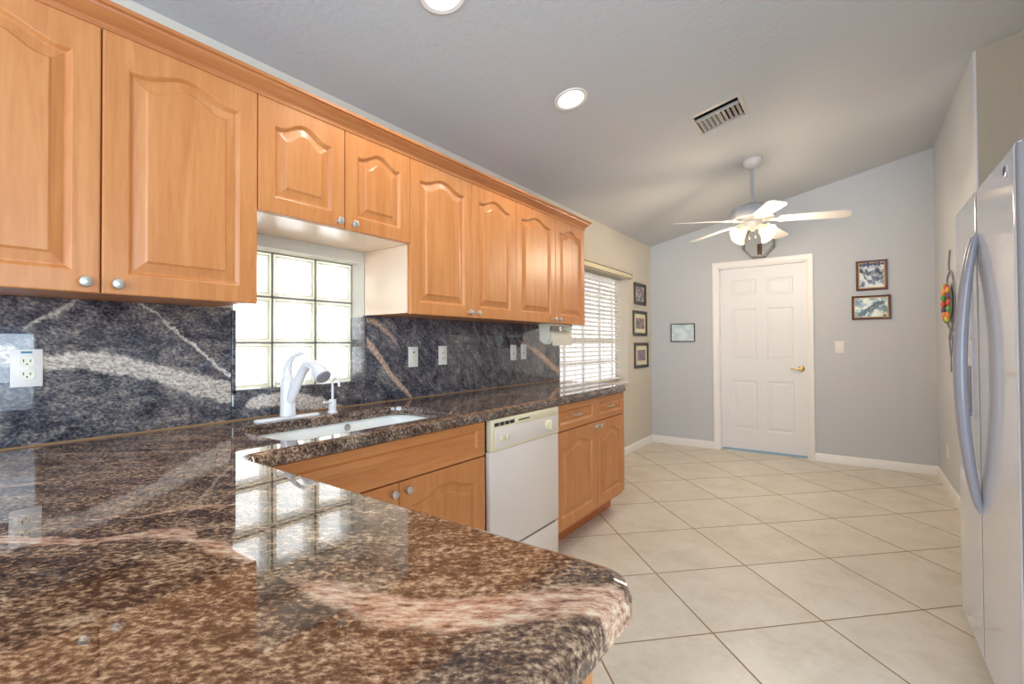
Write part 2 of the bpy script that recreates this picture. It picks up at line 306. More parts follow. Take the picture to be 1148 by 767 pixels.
# ------------------------------------------------------------------ mesh helpers
class MB:
    def __init__(s): s.bm = bmesh.new()
    def box(s, x0, x1, y0, y1, z0, z1, bev=0.0, seg=2, mx=None):
        t = bmesh.new(); bmesh.ops.create_cube(t, size=1)
        for v in t.verts: v.co = Vector(((x0 + x1) / 2 + v.co.x * (x1 - x0), (y0 + y1) / 2 + v.co.y * (y1 - y0), (z0 + z1) / 2 + v.co.z * (z1 - z0)))
        if bev: bmesh.ops.bevel(t, geom=list(t.edges), offset=bev, segments=seg, profile=.5, affect='EDGES', clamp_overlap=True)
        return s.add(t, mx)
    def add(s, t, mx=None):
        if mx is not None: bmesh.ops.transform(t, matrix=mx, verts=t.verts)
        me = bpy.data.meshes.new('tmp'); t.to_mesh(me); t.free(); s.bm.from_mesh(me); bpy.data.meshes.remove(me); return s
    def lathe(s, prof, c=(0, 0, 0), axis=(0, 0, 1), n=24, cap=True, mx=None):
        """prof: (radius, height) list turned about axis through c"""
        t = bmesh.new(); rings = []
        for r, h in prof:
            rings.append([t.verts.new((r * math.cos(2 * PI * k / n), r * math.sin(2 * PI * k / n), h)) for k in range(n)])
        for a, b in zip(rings, rings[1:]):
            for k in range(n): t.faces.new((a[k], a[(k + 1) % n], b[(k + 1) % n], b[k]))
        if cap:
            for rg, fl in ((rings[0], True), (rings[-1], False)):
                t.faces.new(rg[::-1] if fl else rg)
        bmesh.ops.remove_doubles(t, verts=t.verts, dist=1e-6)
        q = Vector((0, 0, 1)).rotation_difference(Vector(axis).normalized()).to_matrix().to_4x4()
        bmesh.ops.transform(t, matrix=Matrix.Translation(c) @ q, verts=t.verts)
        bmesh.ops.recalc_face_normals(t, faces=t.faces)
        return s.add(t, mx)
    def tube(s, pts, rad, n=10, closed=False, flat=1.0, mx=None):
        """round tube along pts; rad a number or a list; flat squashes along the second normal"""
        pts = [Vector(p) for p in pts]; N = len(pts); rads = rad if isinstance(rad, (list, tuple)) else [rad] * N
        t = bmesh.new(); rings = []; prev = None
        for k, p in enumerate(pts):
            a = pts[(k - 1) % N] if (closed or k > 0) else p; b = pts[(k + 1) % N] if (closed or k < N - 1) else p
            d = (b - a).normalized()
            if prev is None:
                ref = Vector((0, 0, 1)) if abs(d.z) < .9 else Vector((1, 0, 0)); nn = (ref - d * ref.dot(d)).normalized()
            else: nn = (prev - d * prev.dot(d)).normalized()
            prev = nn; bb = d.cross(nn)
            rings.append([t.verts.new(p + (nn * math.cos(2 * PI * j / n) + bb * math.sin(2 * PI * j / n) * flat) * rads[k]) for j in range(n)])
        pairs = list(zip(rings, rings[1:])) + ([(rings[-1], rings[0])] if closed else [])
        for a, b in pairs:
            for j in range(n): t.faces.new((a[j], a[(j + 1) % n], b[(j + 1) % n], b[j]))
        if not closed: t.faces.new(rings[0][::-1]); t.faces.new(rings[-1])
        bmesh.ops.recalc_face_normals(t, faces=t.faces)
        return s.add(t, mx)
    def loops(s, ls, cap0=True, cap1=True, mx=None):
        """skin equal-length closed loops of 3-D points"""
        t = bmesh.new(); R = [[t.verts.new(p) for p in l] for l in ls]; n = len(R[0])
        for a, b in zip(R, R[1:]):
            for k in range(n):
                try: t.faces.new((a[k], a[(k + 1) % n], b[(k + 1) % n], b[k]))
                except ValueError: pass
        if cap0: t.faces.new(R[0][::-1])
        if cap1: t.faces.new(R[-1])
        bmesh.ops.recalc_face_normals(t, faces=t.faces)
        return s.add(t, mx)
    def ball(s, c, r, sc=(1, 1, 1), seg=14):
        t = bmesh.new(); bmesh.ops.create_uvsphere(t, u_segments=seg, v_segments=max(6, seg // 2), radius=r)
        for v in t.verts: v.co = Vector((v.co.x * sc[0] + c[0], v.co.y * sc[1] + c[1], v.co.z * sc[2] + c[2]))
        return s.add(t)
    def xform(s, mx): bmesh.ops.transform(s.bm, matrix=mx, verts=s.bm.verts); return s
    def build(s, name, mat, parent=None, sharp=38, wn=False):
        org = Vector(WLOC.get(parent.name, (0, 0, 0))) if parent else None
        if org is None:
            vs_ = [v.co for v in s.bm.verts]; lo = Vector([min(v[i] for v in vs_) for i in range(3)]); hi = Vector([max(v[i] for v in vs_) for i in range(3)])
            org = Vector(((lo.x + hi.x) / 2, (lo.y + hi.y) / 2, lo.z))
        for v in s.bm.verts: v.co -= org
        me = bpy.data.meshes.new(name); s.bm.to_mesh(me); s.bm.free(); me.materials.append(mat)
        for p in me.polygons: p.use_smooth = True
        me.set_sharp_from_angle(angle=math.radians(sharp))
        o = bpy.data.objects.new(name, me); COL.objects.link(o)
        if parent: o.parent = parent
        else: o.location = org
        WLOC[o.name] = org
        if wn:
            md = o.modifiers.new('wn', 'WEIGHTED_NORMAL'); md.keep_sharp = True
        return o
WLOC = {}
def thing(name, loc, label, cat, group=None):
    o = bpy.data.objects.new(name, None); o.empty_display_size = .05; COL.objects.link(o); o.location = loc; WLOC[o.name] = Vector(loc)
    o['label'] = label; o['category'] = cat
    if group: o['group'] = group
    return o
def tag(o, label, cat, group=None):
    o['label'] = label; o['category'] = cat
    if group: o['group'] = group
    return o
def struct(o): o['kind'] = 'structure'; return o
def bx(*a, **k): return MB().box(*a, **k)
def poly_fill(outline, holes, f):
    """flat face with holes; f maps (a, b) to a 3-D point"""
    t = bmesh.new(); edges = []
    for lp in [outline] + holes:
        vs_ = [t.verts.new(f(p)) for p in lp]
        edges += [t.edges.new((vs_[k], vs_[(k + 1) % len(vs_)])) for k in range(len(vs_))]
    bmesh.ops.triangle_fill(t, use_beauty=True, use_dissolve=False, edges=edges); return t
def rrect(x0, x1, y0, y1, r, n=6):
    out = []
    for cx, cy, a0 in ((x1 - r, y1 - r, 0), (x0 + r, y1 - r, 90), (x0 + r, y0 + r, 180), (x1 - r, y0 + r, 270)):
        for k in range(n + 1):
            a = math.radians(a0 + 90 * k / n); out.append((cx + r * math.cos(a), cy + r * math.sin(a)))
    return out
def rounded(pts, rs, n=7):
    """polygon with rounded corners (radius per corner)"""
    out = []; N = len(pts)
    for k in range(N):
        p = Vector(pts[k]); a = (Vector(pts[k - 1]) - p).normalized(); b = (Vector(pts[(k + 1) % N]) - p).normalized(); r = rs[k]
        if r <= 0: out.append(tuple(p)); continue
        ang = a.angle(b); d = r / math.tan(ang / 2); s0_, s1_ = p + a * d, p + b * d
        c = p + (a + b).normalized() * (r / math.sin(ang / 2)); v0, v1 = s0_ - c, s1_ - c
        tot = v0.angle(v1); sgn = 1 if v0.x * v1.y - v0.y * v1.x > 0 else -1
        for j in range(n + 1):
            t_ = sgn * tot * j / n; out.append((c.x + v0.x * math.cos(t_) - v0.y * math.sin(t_), c.y + v0.x * math.sin(t_) + v0.y * math.cos(t_)))
    return out

# ------------------------------------------------------------------ setting
CZ0, SL = 2.4417, .2168
cz = lambda x: CZ0 + SL * x
YB, XR = 5.7547, 2.6616
XE, YN = 6.2, -4.0
W1 = (.862, 1.492, 1.03, 1.648)      # glass block opening  y0 y1 z0 z1
W2 = (3.492, 5.0, .80, 1.965)         # blind window opening

struct(bx(-.2, XE, YN, YB + .3, -.06, 0).build('floor', M_tile))
LIGHTS = [(.769, 2.314), (.752, 1.31)]
VENT = (1.343, 3.298)
circ = lambda x, y, r, n=28: [(x + r * math.cos(2 * PI * k / n), y + r * math.sin(2 * PI * k / n)) for k in range(n)]
t = poly_fill([(-.2, YN), (XE, YN), (XE, YB + .15), (-.2, YB + .15)],
              [circ(x, y, .076) for x, y in LIGHTS] + [[(VENT[0] - .137, VENT[1] - .137), (VENT[0] + .137, VENT[1] - .137), (VENT[0] + .137, VENT[1] + .137), (VENT[0] - .137, VENT[1] + .137)]],
              lambda p: (p[0], p[1], cz(p[0])))
cm = MB().add(t); struct(cm.build('ceiling', M_ceil))

def wall_prism(name, mat, pts, axis, a, b):
    """extrude the outline pts along axis from a to b"""
    f = {'x': lambda p, d: (d, p[0], p[1]), 'y': lambda p, d: (p[0], d, p[1])}[axis]
    return struct(MB().loops([[f(p, a) for p in pts], [f(p, b) for p in pts]]).build(name, mat))
# left wall with its two openings
zt = CZ0 + .02
m = MB()
for y0, y1, z0, z1 in ((YN, W1[0], 0, zt), (W1[0], W1[1], 0, W1[2]), (W1[0], W1[1], W1[3], zt), (W1[1], W2[0], 0, zt), (W2[0], W2[1], 0, W2[2]), (W2[0], W2[1], W2[3], zt), (W2[1], YB + .15, 0, zt)):
    m.box(-.2, 0, y0, y1, z0, z1)
struct(m.build('wall_left', M_wall_warmlit))
# far wall with door opening
DO = (.792, 1.656, 2.094)
m = MB()
top = lambda x: cz(x) + .02
for x0, x1, z0 in ((-.2, DO[0], 0), (DO[0], DO[1], DO[2]), (DO[1], XR + .15, 0)):
    m.loops([[(x0, y, z0), (x1, y, z0), (x1, y, top(x1)), (x0, y, top(x0))] for y in (YB, YB + .15)])
struct(m.build('wall_back', M_wall))
YA = 4.0                                # corner where the fridge alcove starts
rb = .02
out = rounded([(XR, YB + .15), (XR, YA), (3.6, YA), (3.6, YA + .14), (XR + .14, YA + .14), (XR + .14, YB + .15)], [0, rb, 0, 0, 0, 0], 5)
m = MB().loops([[(x, y, 0) for x, y in out], [(x, y, cz(x) + .02) for x, y in out]])
wr = struct(m.build('wall_right', M_wall))
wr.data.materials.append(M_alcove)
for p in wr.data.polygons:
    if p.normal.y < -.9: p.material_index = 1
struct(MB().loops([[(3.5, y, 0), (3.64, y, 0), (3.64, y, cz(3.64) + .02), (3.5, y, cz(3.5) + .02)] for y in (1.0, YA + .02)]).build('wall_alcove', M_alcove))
struct(MB().loops([[(-.2, y, 0), (XE, y, 0), (XE, y, top(XE)), (-.2, y, top(-.2))] for y in (YN - .12, YN)]).build('wall_near', M_wall))
struct(bx(XE, XE + .12, YN, YA + .1, 0, cz(XE) + .02).build('wall_side', M_wall))
struct(MB().loops([[(3.62, y, 0), (XE, y, 0), (XE, y, top(XE)), (3.62, y, top(3.62))] for y in (YA, YA + .12)]).build('wall_hall', M_wall))
# baseboards
def baseb(name, x0, y0, x1, y1, nx, ny):
    h, th = .085, .014; pr = [(0, 0), (th, 0), (th, h - .018), (th - .006, h - .004), (th - .010, h), (0, h)]
    struct(MB().loops([[(x + nx * o_, y + ny * o_, z) for o_, z in pr] for x, y in ((x0, y0), (x1, y1))]).build(name, M_white))
baseb('baseboard_left', 0, 3.46, 0, YB - .001, 1, 0)
baseb('baseboard_back', .014, YB, .733, YB, 0, -1)
baseb('baseboard_far', 1.716, YB, XR - .001, YB, 0, -1)
baseb('baseboard_right', XR, YA + .02, XR, YB, -1, 0)

# entry door
d1 = thing('door_1', (1.224, YB + .10, 0), 'white six-panel door with brass lever in the far grey wall', 'door')
del d1['label'], d1['category']; d1['kind'] = 'structure'
cs = [(0, 0), (.057, 0), (.057, .010), (.048, .016), (.012, .020), (0, .020)]     # casing profile (width, out)
m = MB()
OX0, OX1, OZ = .733, 1.715, 2.151
def casing_pt(o_, d_, k):
    return [(OX0 + o_, YB - d_, 0), (OX0 + o_, YB - d_, OZ - o_), (OX1 - o_, YB - d_, OZ - o_), (OX1 - o_, YB - d_, 0)][k]
m.loops([[casing_pt(o_, d_, k) for o_, d_ in cs] for k in range(4)])
m.build('door_casing', M_white, d1)
m = MB()
m.box(.785, .800, YB - .002, YB + .15, 0, 2.094).box(1.648, 1.663, YB - .002, YB + .15, 0, 2.094).box(.785, 1.663, YB - .002, YB + .15, 2.079, 2.094)
m.build('door_jamb', M_white, d1)
SX0, SX1, SZ0, SZ1, SY = .803, 1.645, .022, 2.076, YB + .085
m = MB(); m.box(SX0, SX1, SY + .006, SY + .038, SZ0, SZ1)
pw = (SX1 - SX0 - .115 * 2 - .10) / 2
cols_ = [(SX0 + .115, SX0 + .115 + pw), (SX1 - .115 - pw, SX1 - .115)]
rows_ = [(.24, .80), (1.03, 1.615), (1.76, 1.945)]
# stiles and rails
xs = [SX0, cols_[0][0], cols_[0][1], cols_[1][0], cols_[1][1], SX1]; zs = [SZ0, .24, .80, 1.03, 1.615, 1.76, 1.945, SZ1]
for a, b in ((0, 1), (2, 3), (4, 5)): m.box(xs[a], xs[b], SY, SY + .007, SZ0, SZ1)
for a, b in ((0, 1), (2, 3), (4, 5), (6, 7)):
    for c0, c1 in cols_: m.box(c0, c1, SY, SY + .007, zs[a], zs[b])
for c0, c1 in cols_:
    for z0, z1 in rows_:
        L = lambda i, d: [(c0 + i, SY + d, z0 + i), (c1 - i, SY + d, z0 + i), (c1 - i, SY + d, z1 - i), (c0 + i, SY + d, z1 - i)]
        m.loops([L(0, 0), L(.012, .0065), L(.022, .0065), L(.045, .0015)], cap0=False)
leaf = m.build('door_leaf', M_door, d1, sharp=12)
m = MB().lathe([(.031, 0), (.031, .006), (.024, .012), (.012, .014), (.011, .05), (.0, .05)], (1.597, SY, .945), (0, -1, 0))
m.tube([(1.597, SY - .045, .945), (1.56, SY - .050, .946), (1.50, SY - .046, .944)], [.010, .009, .007], 10)
m.build('door_handle', M_brass, leaf)
bx(SX0 + .002, SX1 - .002, SY - .012, SY + .03, .001, .021, bev=.002).build('under_door_strip', M_bluestrip, d1)  # pale blue strip in the gap below the leaf

# glass block window
w1 = thing('window_1', (-.15, 1.177, W1[2]), 'x', 'x'); del w1['label'], w1['category']; w1['kind'] = 'structure'
gy = [.861, 1.073, 1.285, 1.497]; gz = [1.029, 1.235, 1.444, 1.652]
m = MB()
for y in (gy[1], gy[2]): m.box(-.185, -.102, y - .004, y + .004, W1[2], W1[3])
for z in (gz[1], gz[2]): m.box(-.185, -.102, W1[0], W1[1], z - .004, z + .004)
m.box(-.185, -.102, W1[0], W1[0] + .005, W1[2], W1[3]).box(-.185, -.102, W1[1] - .005, W1[1], W1[2], W1[3]).box(-.185, -.102, W1[0], W1[1], W1[2], W1[2] + .005).box(-.185, -.102, W1[0], W1[1], W1[3] - .005, W1[3])
m.build('mortar_grid', M_mortar, w1)
for i in range(3):
    for j in range(3):
        y0, y1, z0, z1 = max(gy[i], W1[0]) + .0045, min(gy[i + 1], W1[1]) - .0045, max(gz[j], W1[2]) + .0045, min(gz[j + 1], W1[3]) - .0045
        L = lambda i_, x: [(x, y0 + i_, z0 + i_), (x, y1 - i_, z0 + i_), (x, y1 - i_, z1 - i_), (x, y0 + i_, z1 - i_)]
        fr = MB().loops([L(.015, -.104), L(.010, -.099), L(.003, -.101), L(0, -.106), L(0, -.18), L(.015, -.184)], False, False).build('glass_block', M_blockedge, w1)
        MB().loops([L(.0145, -.1045), L(.016, -.108)]).build('block_face', M_block, fr)
# blind window
w2 = thing('window_2', (-.15, 4.235, W2[2]), 'x', 'x'); del w2['label'], w2['category']; w2['kind'] = 'structure'
m = MB()
for a in ((W2[0], W2[0] + .022, W2[2], W2[3]), (W2[1] - .022, W2[1], W2[2], W2[3]), (W2[0], W2[1], W2[2], W2[2] + .04), (W2[0], W2[1], W2[3] - .04, W2[3])): m.box(-.19, -.145, *a)
m.build('window_frame', M_white, w2)
m = MB()
for z in (1.03, 1.26, 1.50, 1.73): m.box(-.18, -.15, W2[0] + .03, W2[1] - .03, z - (.02 if z == 1.26 else .009), z + (.02 if z == 1.26 else .009))
for y in (3.85, 4.235, 4.62): m.box(-.175, -.155, y - .009, y + .009, W2[2] + .03, W2[3] - .03)
m.build('window_muntins', M_white, w2)
bx(-.168, -.163, W2[0] + .03, W2[1] - .03, W2[2] + .03, W2[3] - .03).build('window_pane', M_dimglass, w2)
bx(-.14, .018, W2[0] - .0, W2[1] + .0, W2[2] - .02, W2[2] + .002, bev=.003).build('window_sill', M_white, w2)

# ------------------------------------------------------------------ doors of cabinets
def arch_loop(y0, y1, z0, z1, inset, x, amp, n=21):
    """closed loop in the x = const plane: bottom corners, then the top edge right to left with a raised-cosine arch"""
    a, b, lo = y0 + inset, y1 - inset, z0 + inset
    pts = [(x, a, lo), (x, b, lo)]
    for k in range(n):
        s_ = k / (n - 1); y = b + (a - b) * s_
        c = min(max((s_ - .06) / .88, 0), 1)
        pts.append((x, y, z1 - inset - amp + amp * (.5 - .5 * math.cos(2 * PI * c))))
    return pts
def panel_front(y0, y1, z0, z1, x0, x1, amp, stile=.058, rail=None, bottom=None, n=21):
    """raised-panel door or drawer front; front face at x1"""
    m = MB(); st = stile
    R = lambda i, x: arch_loop(y0, y1, z0, z1, i, x, 0, n)
    P = lambda i, x: arch_loop(y0 + st, y1 - st, z0 + (bottom or st), z1 - (rail or st), i, x, amp, n)
    m.loops([R(0, x0), R(0, x1 - .003), R(.0012, x1 - .0009), R(.004, x1), P(0, x1), P(.003, x1 - .0015), P(.011, x1 - .0105), P(.015, x1 - .0108), P(.041, x1 - .0052), P(.0415, x1 - .0046), P(.047, x1 - .0008)])
    return m
def knob(y, z, x, parent, mat=M_nickel):
    return MB().lathe([(.0075, 0), (.006, .004), (.0055, .012), (.009, .015), (.0145, .018), (.0155, .022), (.0135, .0265), (.007, .029), (0, .0295)], (x, y, z), (1, 0, 0), 20).build('knob', mat, parent)

XU = .352
def upper(y0, y1, z0, label, split, amp, ky):
    o = thing('upper_cabinet', (.17, (y0 + y1) / 2, z0), label, 'cabinet', 'wall cabinets above the granite counter')
    b = MB(); b.box(.003, XU - .021, y0 + .001, y1 - .001, z0 + .006, 2.119); b.build('cabinet_body', M_woodv, o)
    for k, (a, c) in enumerate(((y0 + .0015, split - .0018), (split + .0018, y1 - .0015))):
        d = panel_front(a, c, z0, 2.121, XU - .02, XU, amp).build('door', M_woodv, o, sharp=14)
        knob(ky[k], z0 + (.028 if z0 < 1.5 else .024), XU, d)
    return o
upper(-.051, .794, 1.3695, 'big two-door maple wall cabinet left of the glass block window', .3705, .038, (.335, .404))
cb = upper(.794, 1.4965, 1.703, 'short two-door maple wall cabinet above the glass block window', 1.1445, .040, (1.110, 1.180))
bx(.004, XU - .022, .797, 1.4945, 1.7005, 1.708).build('bottom_panel', M_inside, cb)
cc = upper(1.4965, 2.3595, 1.3695, 'tall two-door maple wall cabinet just right of the glass block window', 1.9405, .038, (1.907, 1.974))
bx(.004, XU - .024, 1.4955, 1.4985, 1.375, 1.70).build('side_panel', M_inside, cc)
upper(2.3595, 3.278, 1.3695, 'last two-door maple wall cabinet, with the paper towel holder under it', 2.835, .038, (2.800, 2.868))
# crown along the tops, returning to the wall at the far end
pr = [(.0, 2.113), (.004, 2.113), (.004, 2.130), (.009, 2.134), (.016, 2.139), (.026, 2.151), (.032, 2.155), (.034, 2.163), (.043, 2.166), (.043, 2.177), (-.018, 2.177), (-.018, 2.1225), (.0, 2.1225)]
m = MB(); m.loops([[(XU + o_, -.5, z) for o_, z in pr], [(XU + o_, 3.279 + o_, z) for o_, z in pr], [(.002, 3.279 + o_, z) for o_, z in pr]])
tag(m.build('crown_molding', M_woodtrim, sharp=25), 'stepped maple crown molding running along the tops of the wall cabinets', 'molding')

# ------------------------------------------------------------------ counter, splash, sink
ZT, TH = .919, .043
outl = rounded([(.0, -.45), (1.812, -.45), (1.812, .604), (.692, .604), (.692, 3.285), (.022, 3.44), (.0, 3.44)], [0, .05, .055, .035, .05, .0, 0])
sinkhole = rrect(.190, .610, .768, 1.552, .08)
t = poly_fill(outl, [sinkhole], lambda p: (p[0], p[1], ZT))
ex = bmesh.ops.extrude_face_region(t, geom=list(t.faces))
dn = [v for v in ex['geom'] if isinstance(v, bmesh.types.BMVert)]
for v in dn: v.co.z -= TH
bmesh.ops.recalc_face_normals(t, faces=t.faces)
def on_hole(v): return .18 < v.co.x < .62 and .76 < v.co.y < 1.56
rim = [e for e in t.edges if len(e.link_faces) == 2 and abs(e.link_faces[0].normal.z - e.link_faces[1].normal.z) > .6 and all(v.co.z > ZT - .001 for v in e.verts) and not all(v.co.y < -.44 for v in e.verts) and not all(v.co.x < .001 for v in e.verts)]
hole_rim = [e for e in rim if all(on_hole(v) for v in e.verts)]
outer_rim = [e for e in rim if e not in hole_rim]
bmesh.ops.bevel(t, geom=outer_rim, offset=.022, segments=2, profile=.5, affect='EDGES', clamp_overlap=False)
hole_rim = [e for e in t.edges if len(e.link_faces) == 2 and abs(e.link_faces[0].normal.z - e.link_faces[1].normal.z) > .6 and all(v.co.z > ZT - .001 and on_hole(v) for v in e.verts)]
bmesh.ops.bevel(t, geom=hole_rim, offset=.006, segments=3, profile=.5, affect='EDGES', clamp_overlap=False)
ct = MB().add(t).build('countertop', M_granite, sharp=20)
for p in ct.data.polygons:
    if abs(p.normal.z) > .9995: p.use_smooth = False
tag(ct, 'polished brown and black granite countertop, L-shaped with a peninsula in the foreground', 'countertop')
def sinkloop(i, z, r): return [(x, y, z) for x, y in rrect(.182 + i, .618 - i, .760 + i, 1.560 - i, max(r, .01))]
sk = thing('kitchen_sink', (.395, 1.145, ZT - .25), 'white undermount sink set in the granite counter below the glass block window', 'sink')
MB().loops([sinkloop(-.012, ZT - TH - .014, .085), sinkloop(-.012, ZT - TH - .0005, .085), sinkloop(.0, ZT - TH - .0005, .08), sinkloop(.004, ZT - TH - .01, .08), sinkloop(.012, ZT - .16, .075), sinkloop(.03, ZT - .195, .06), sinkloop(.06, ZT - .205, .05), sinkloop(.15, ZT - .212, .03)], cap0=False).build('basin', M_porc, sk)
MB().lathe([(.0, 0), (.014, 0), (.016, .002), (.012, .003), (.0, .0025)], (.1955, 1.26, .852), (1, 0, -.05), 18).build('overflow_hole', M_steel, sk)
MB().lathe([(.0, .0), (.044, 0), (.045, .004), (.036, .005), (.03, .002), (0, .001)], (.40, 1.14, ZT - .2115)).build('drain', M_steel, sk)
# granite backsplash slabs
tag(bx(.001, .02, -.45, .847, ZT + .001, 1.3750, bev=.002).build('backsplash_slab', M_splash_l), 'dark granite backsplash slab with a broad pale vein, left of the window', 'backsplash', 'granite backsplash')
tag(bx(.001, .02, 1.483, 3.446, ZT + .001, 1.3750, bev=.002).build('backsplash_slab', M_splash_r), 'long grey granite backsplash slab with switches and outlets, right of the window', 'backsplash', 'granite backsplash')
m = bx(.001, .02, .849, 1.481, ZT + .001, W1[2] - .001, bev=.002)
tag(m.build('backsplash_slab', M_splash_m), 'low granite backsplash strip beneath the glass block window behind the faucet', 'backsplash', 'granite backsplash')
m = MB(); m.box(-.10, .026, W1[0] - .014, W1[1] - .002, W1[2] - .001, W1[2] + .012, bev=.002)
m.box(-.10, .024, W1[1] - .012, W1[1] - .001, W1[2] + .012, 1.366, bev=.001)
m.box(.001, .026, .8485, .8625, ZT + .11, 1.366, bev=.001)
tag(m.build('granite_sill', M_splash_m), 'polished granite ledge and sides lining the glass block window', 'ledge')
m = MB().tube([(.0225, -.44, ZT + .002), (.0225, 3.43, ZT + .002)], .0035, 6)
tag(m.build('caulk_bead', M_caulk), 'thin tan caulk line where the backsplash meets the countertop', 'caulk')

# ------------------------------------------------------------------ base cabinets
XD = .668
def bow_pull(y, z, x, parent):
    m = MB(); N = 13; pts = []; rr = []
    for k in range(N):
        s_ = k / (N - 1); pts.append((x + .003 + .020 * math.sin(PI * s_) ** .7, y - .045 + .09 * s_, z)); rr.append(.0040 + .002 * math.sin(PI * s_))
    m.tube(pts, rr, 8).lathe([(.007, 0), (.006, .004)], (x, y - .045, z), (1, 0, 0), 12).lathe([(.007, 0), (.006, .004)], (x, y + .045, z), (1, 0, 0), 12)
    return m.build('pull', M_nickel, parent)
sb = thing('base_cabinet', (.33, 1.16, 0), 'maple sink base cabinet with a long false drawer front, below the sink', 'cabinet', 'base cabinets under the counter')
m = MB(); m.box(.02, XD - .021, .66, .675, .10, ZT - TH - .001).box(.02, XD - .021, 1.648, 1.664, .10, ZT - TH - .001).box(.02, XD - .021, .66, 1.664, .10, .12).box(XD - .04, XD - .021, .66, 1.664, .10, .15).box(XD - .034, XD - .021, .66, 1.664, .70, ZT - TH - .001)
m.build('cabinet_body', M_woodv, sb)
panel_front(.662, 1.660, .7135, .868, XD - .02, XD, 0, stile=.05, rail=.034, bottom=.034).build('false_drawer', M_woodh, sb, sharp=14)
for a, c, ky in ((.662, 1.155, 1.122), (1.1585, 1.660, 1.190)):
    d = panel_front(a, c, .145, .708, XD - .02, XD, .040).build('door', M_woodv, sb, sharp=14); knob(ky, .675, XD, d)
bx(.50, .555, .66, 1.664, .0, .10).build('toe_kick', M_kick, sb)
db = thing('base_cabinet', (.33, 2.788, 0), 'maple base cabinet with two drawers over two doors, at the far end of the counter', 'cabinet', 'base cabinets under the counter')
bx(.02, XD - .021, 2.296, 3.278, .12, ZT - TH - .001).build('cabinet_body', M_woodv, db)
for a, c, ky, kd in ((2.297, 2.815, 2.545, 2.783), (2.8185, 3.277, 3.03, 2.852)):
    dr = panel_front(a, c, .7135, .868, XD - .02, XD, 0, stile=.045, rail=.036, bottom=.036).build('drawer', M_woodh, db, sharp=14); bow_pull(ky, .795, XD, dr)
    d = panel_front(a, c, .145, .708, XD - .02, XD, .040).build('door', M_woodv, db, sharp=14); knob(kd, .682, XD, d)
bx(.02, .556, 2.296, 3.278, .0, .121).build('toe_kick', M_kick, db)
pb = thing('peninsula_cabinet', (1.25, .1, 0), 'maple peninsula cabinet end under the near granite overhang', 'cabinet')
bx(.70, 1.742, -.30, .555, .0, ZT - TH - .001).build('cabinet_body', M_woodv, pb)
bx(1.742, 1.757, -.30, .560, .0, ZT - TH - .001, bev=.0015).build('end_panel', M_woodv, pb)

# dishwasher
dw = thing('dishwasher', (.35, 1.98, 0), 'white dishwasher with a cream control panel, under the counter between the maple cabinets', 'dishwasher')
Y0, Y1 = 1.672, 2.289; XW = .690
bx(.05, XW - .03, Y0 + .004, Y1 - .004, .03, ZT - TH - .004).build('dishwasher_body', M_black, dw)
bx(XW - .03, XW - .002, Y0, Y1 - .003, .242, .722, bev=.004).build('dishwasher_door', M_appl, dw)
pn = bx(XW - .035, XW + .002, Y0 + .008, Y1 - .003, .722, .872, bev=.006, seg=3).build('control_panel', M_applcream, dw)
bx(XW + .001, XW + .0055, Y0 + .035, Y1 - .02, .736, .826, bev=.002).build('control_face', M_appl, pn)
bx(XW + .001, XW + .007, Y0 + .20, Y1 - .03, .834, .862, bev=.003).build('latch_handle', M_applcream, pn)
for k in range(4): bx(XW + .001, XW + .0045, Y0 + .028 + k * .041, Y0 + .062 + k * .041, .838, .855, bev=.001).build('vent_slot', M_black, pn)
bx(XW + .006, XW + .009, Y0 + .215, Y0 + .31, .845, .851).build('indicator_strip', M_black, pn)
for k in range(2): bx(XW + .005, XW + .017, 1.735 + k * .043, 1.762 + k * .043, .766, .792, bev=.004).build('button', M_applcream, pn)
m = MB().lathe([(.026, 0), (.025, .010), (.021, .014), (0, .014)], (XW + .005, 2.165, .785), (1, 0, 0), 24)
m.box(XW + .017, XW + .030, 2.157, 2.173, .758, .812, bev=.005); m.build('dial_knob', M_applcream, pn)
bx(XW - .03, XW - .004, Y0 + .004, Y1 - .006, .022, .230, bev=.003).build('kick_panel', M_appl, dw)

# ------------------------------------------------------------------ faucet and spigot
fx, fy = .128, 1.022
fa = thing('kitchen_faucet', (fx, fy, ZT), 'white pull-out kitchen faucet with a curved lever, behind the sink', 'faucet')
m = MB().loops([[(x, y, z) for x, y in rrect(.098 + i, .160 - i, .886 + i, 1.160 - i, .030 - i * .8)] for i, z in ((0, ZT + .0005), (0, ZT + .0035), (.003, ZT + .007), (.010, ZT + .009))])
m.build('base_plate', M_faucet, fa)
MB().lathe([(.031, .010), (.0305, .02), (.029, .08), (.0285, .13), (.0288, .135), (.028, .14), (.027, .165), (.02, .175), (0, .177)], (fx, fy, ZT), n=28).build('faucet_body', M_faucet, fa)
m = MB().tube([(fx + .002, fy, ZT + .14), (fx - .006, fy, ZT + .175), (fx - .004, fy, ZT + .205), (fx + .014, fy, ZT + .235), (fx + .045, fy, ZT + .258), (fx + .085, fy + .004, ZT + .270), (fx + .118, fy + .006, ZT + .272)], [.0265, .0255, .021, .014, .010, .0085, .006], 14, flat=.8)
m.build('lever', M_faucet, fa)
sp = [(fx + .004, fy, ZT + .055), (fx + .045, fy, ZT + .11), (fx + .085, fy, ZT + .165), (fx + .118, fy, ZT + .205), (fx + .150, fy, ZT + .226), (fx + .178, fy, ZT + .228)]
MB().tube(sp, [.017, .0195, .019, .019, .0195, .020], 18).build('spout', M_faucet, fa)
m = MB().tube([(fx + .172, fy, ZT + .228), (fx + .20, fy, ZT + .222), (fx + .232, fy, ZT + .203), (fx + .262, fy, ZT + .180)], [.0205, .022, .027, .031], 18)
hd = m.build('spray_head', M_faucet, fa)
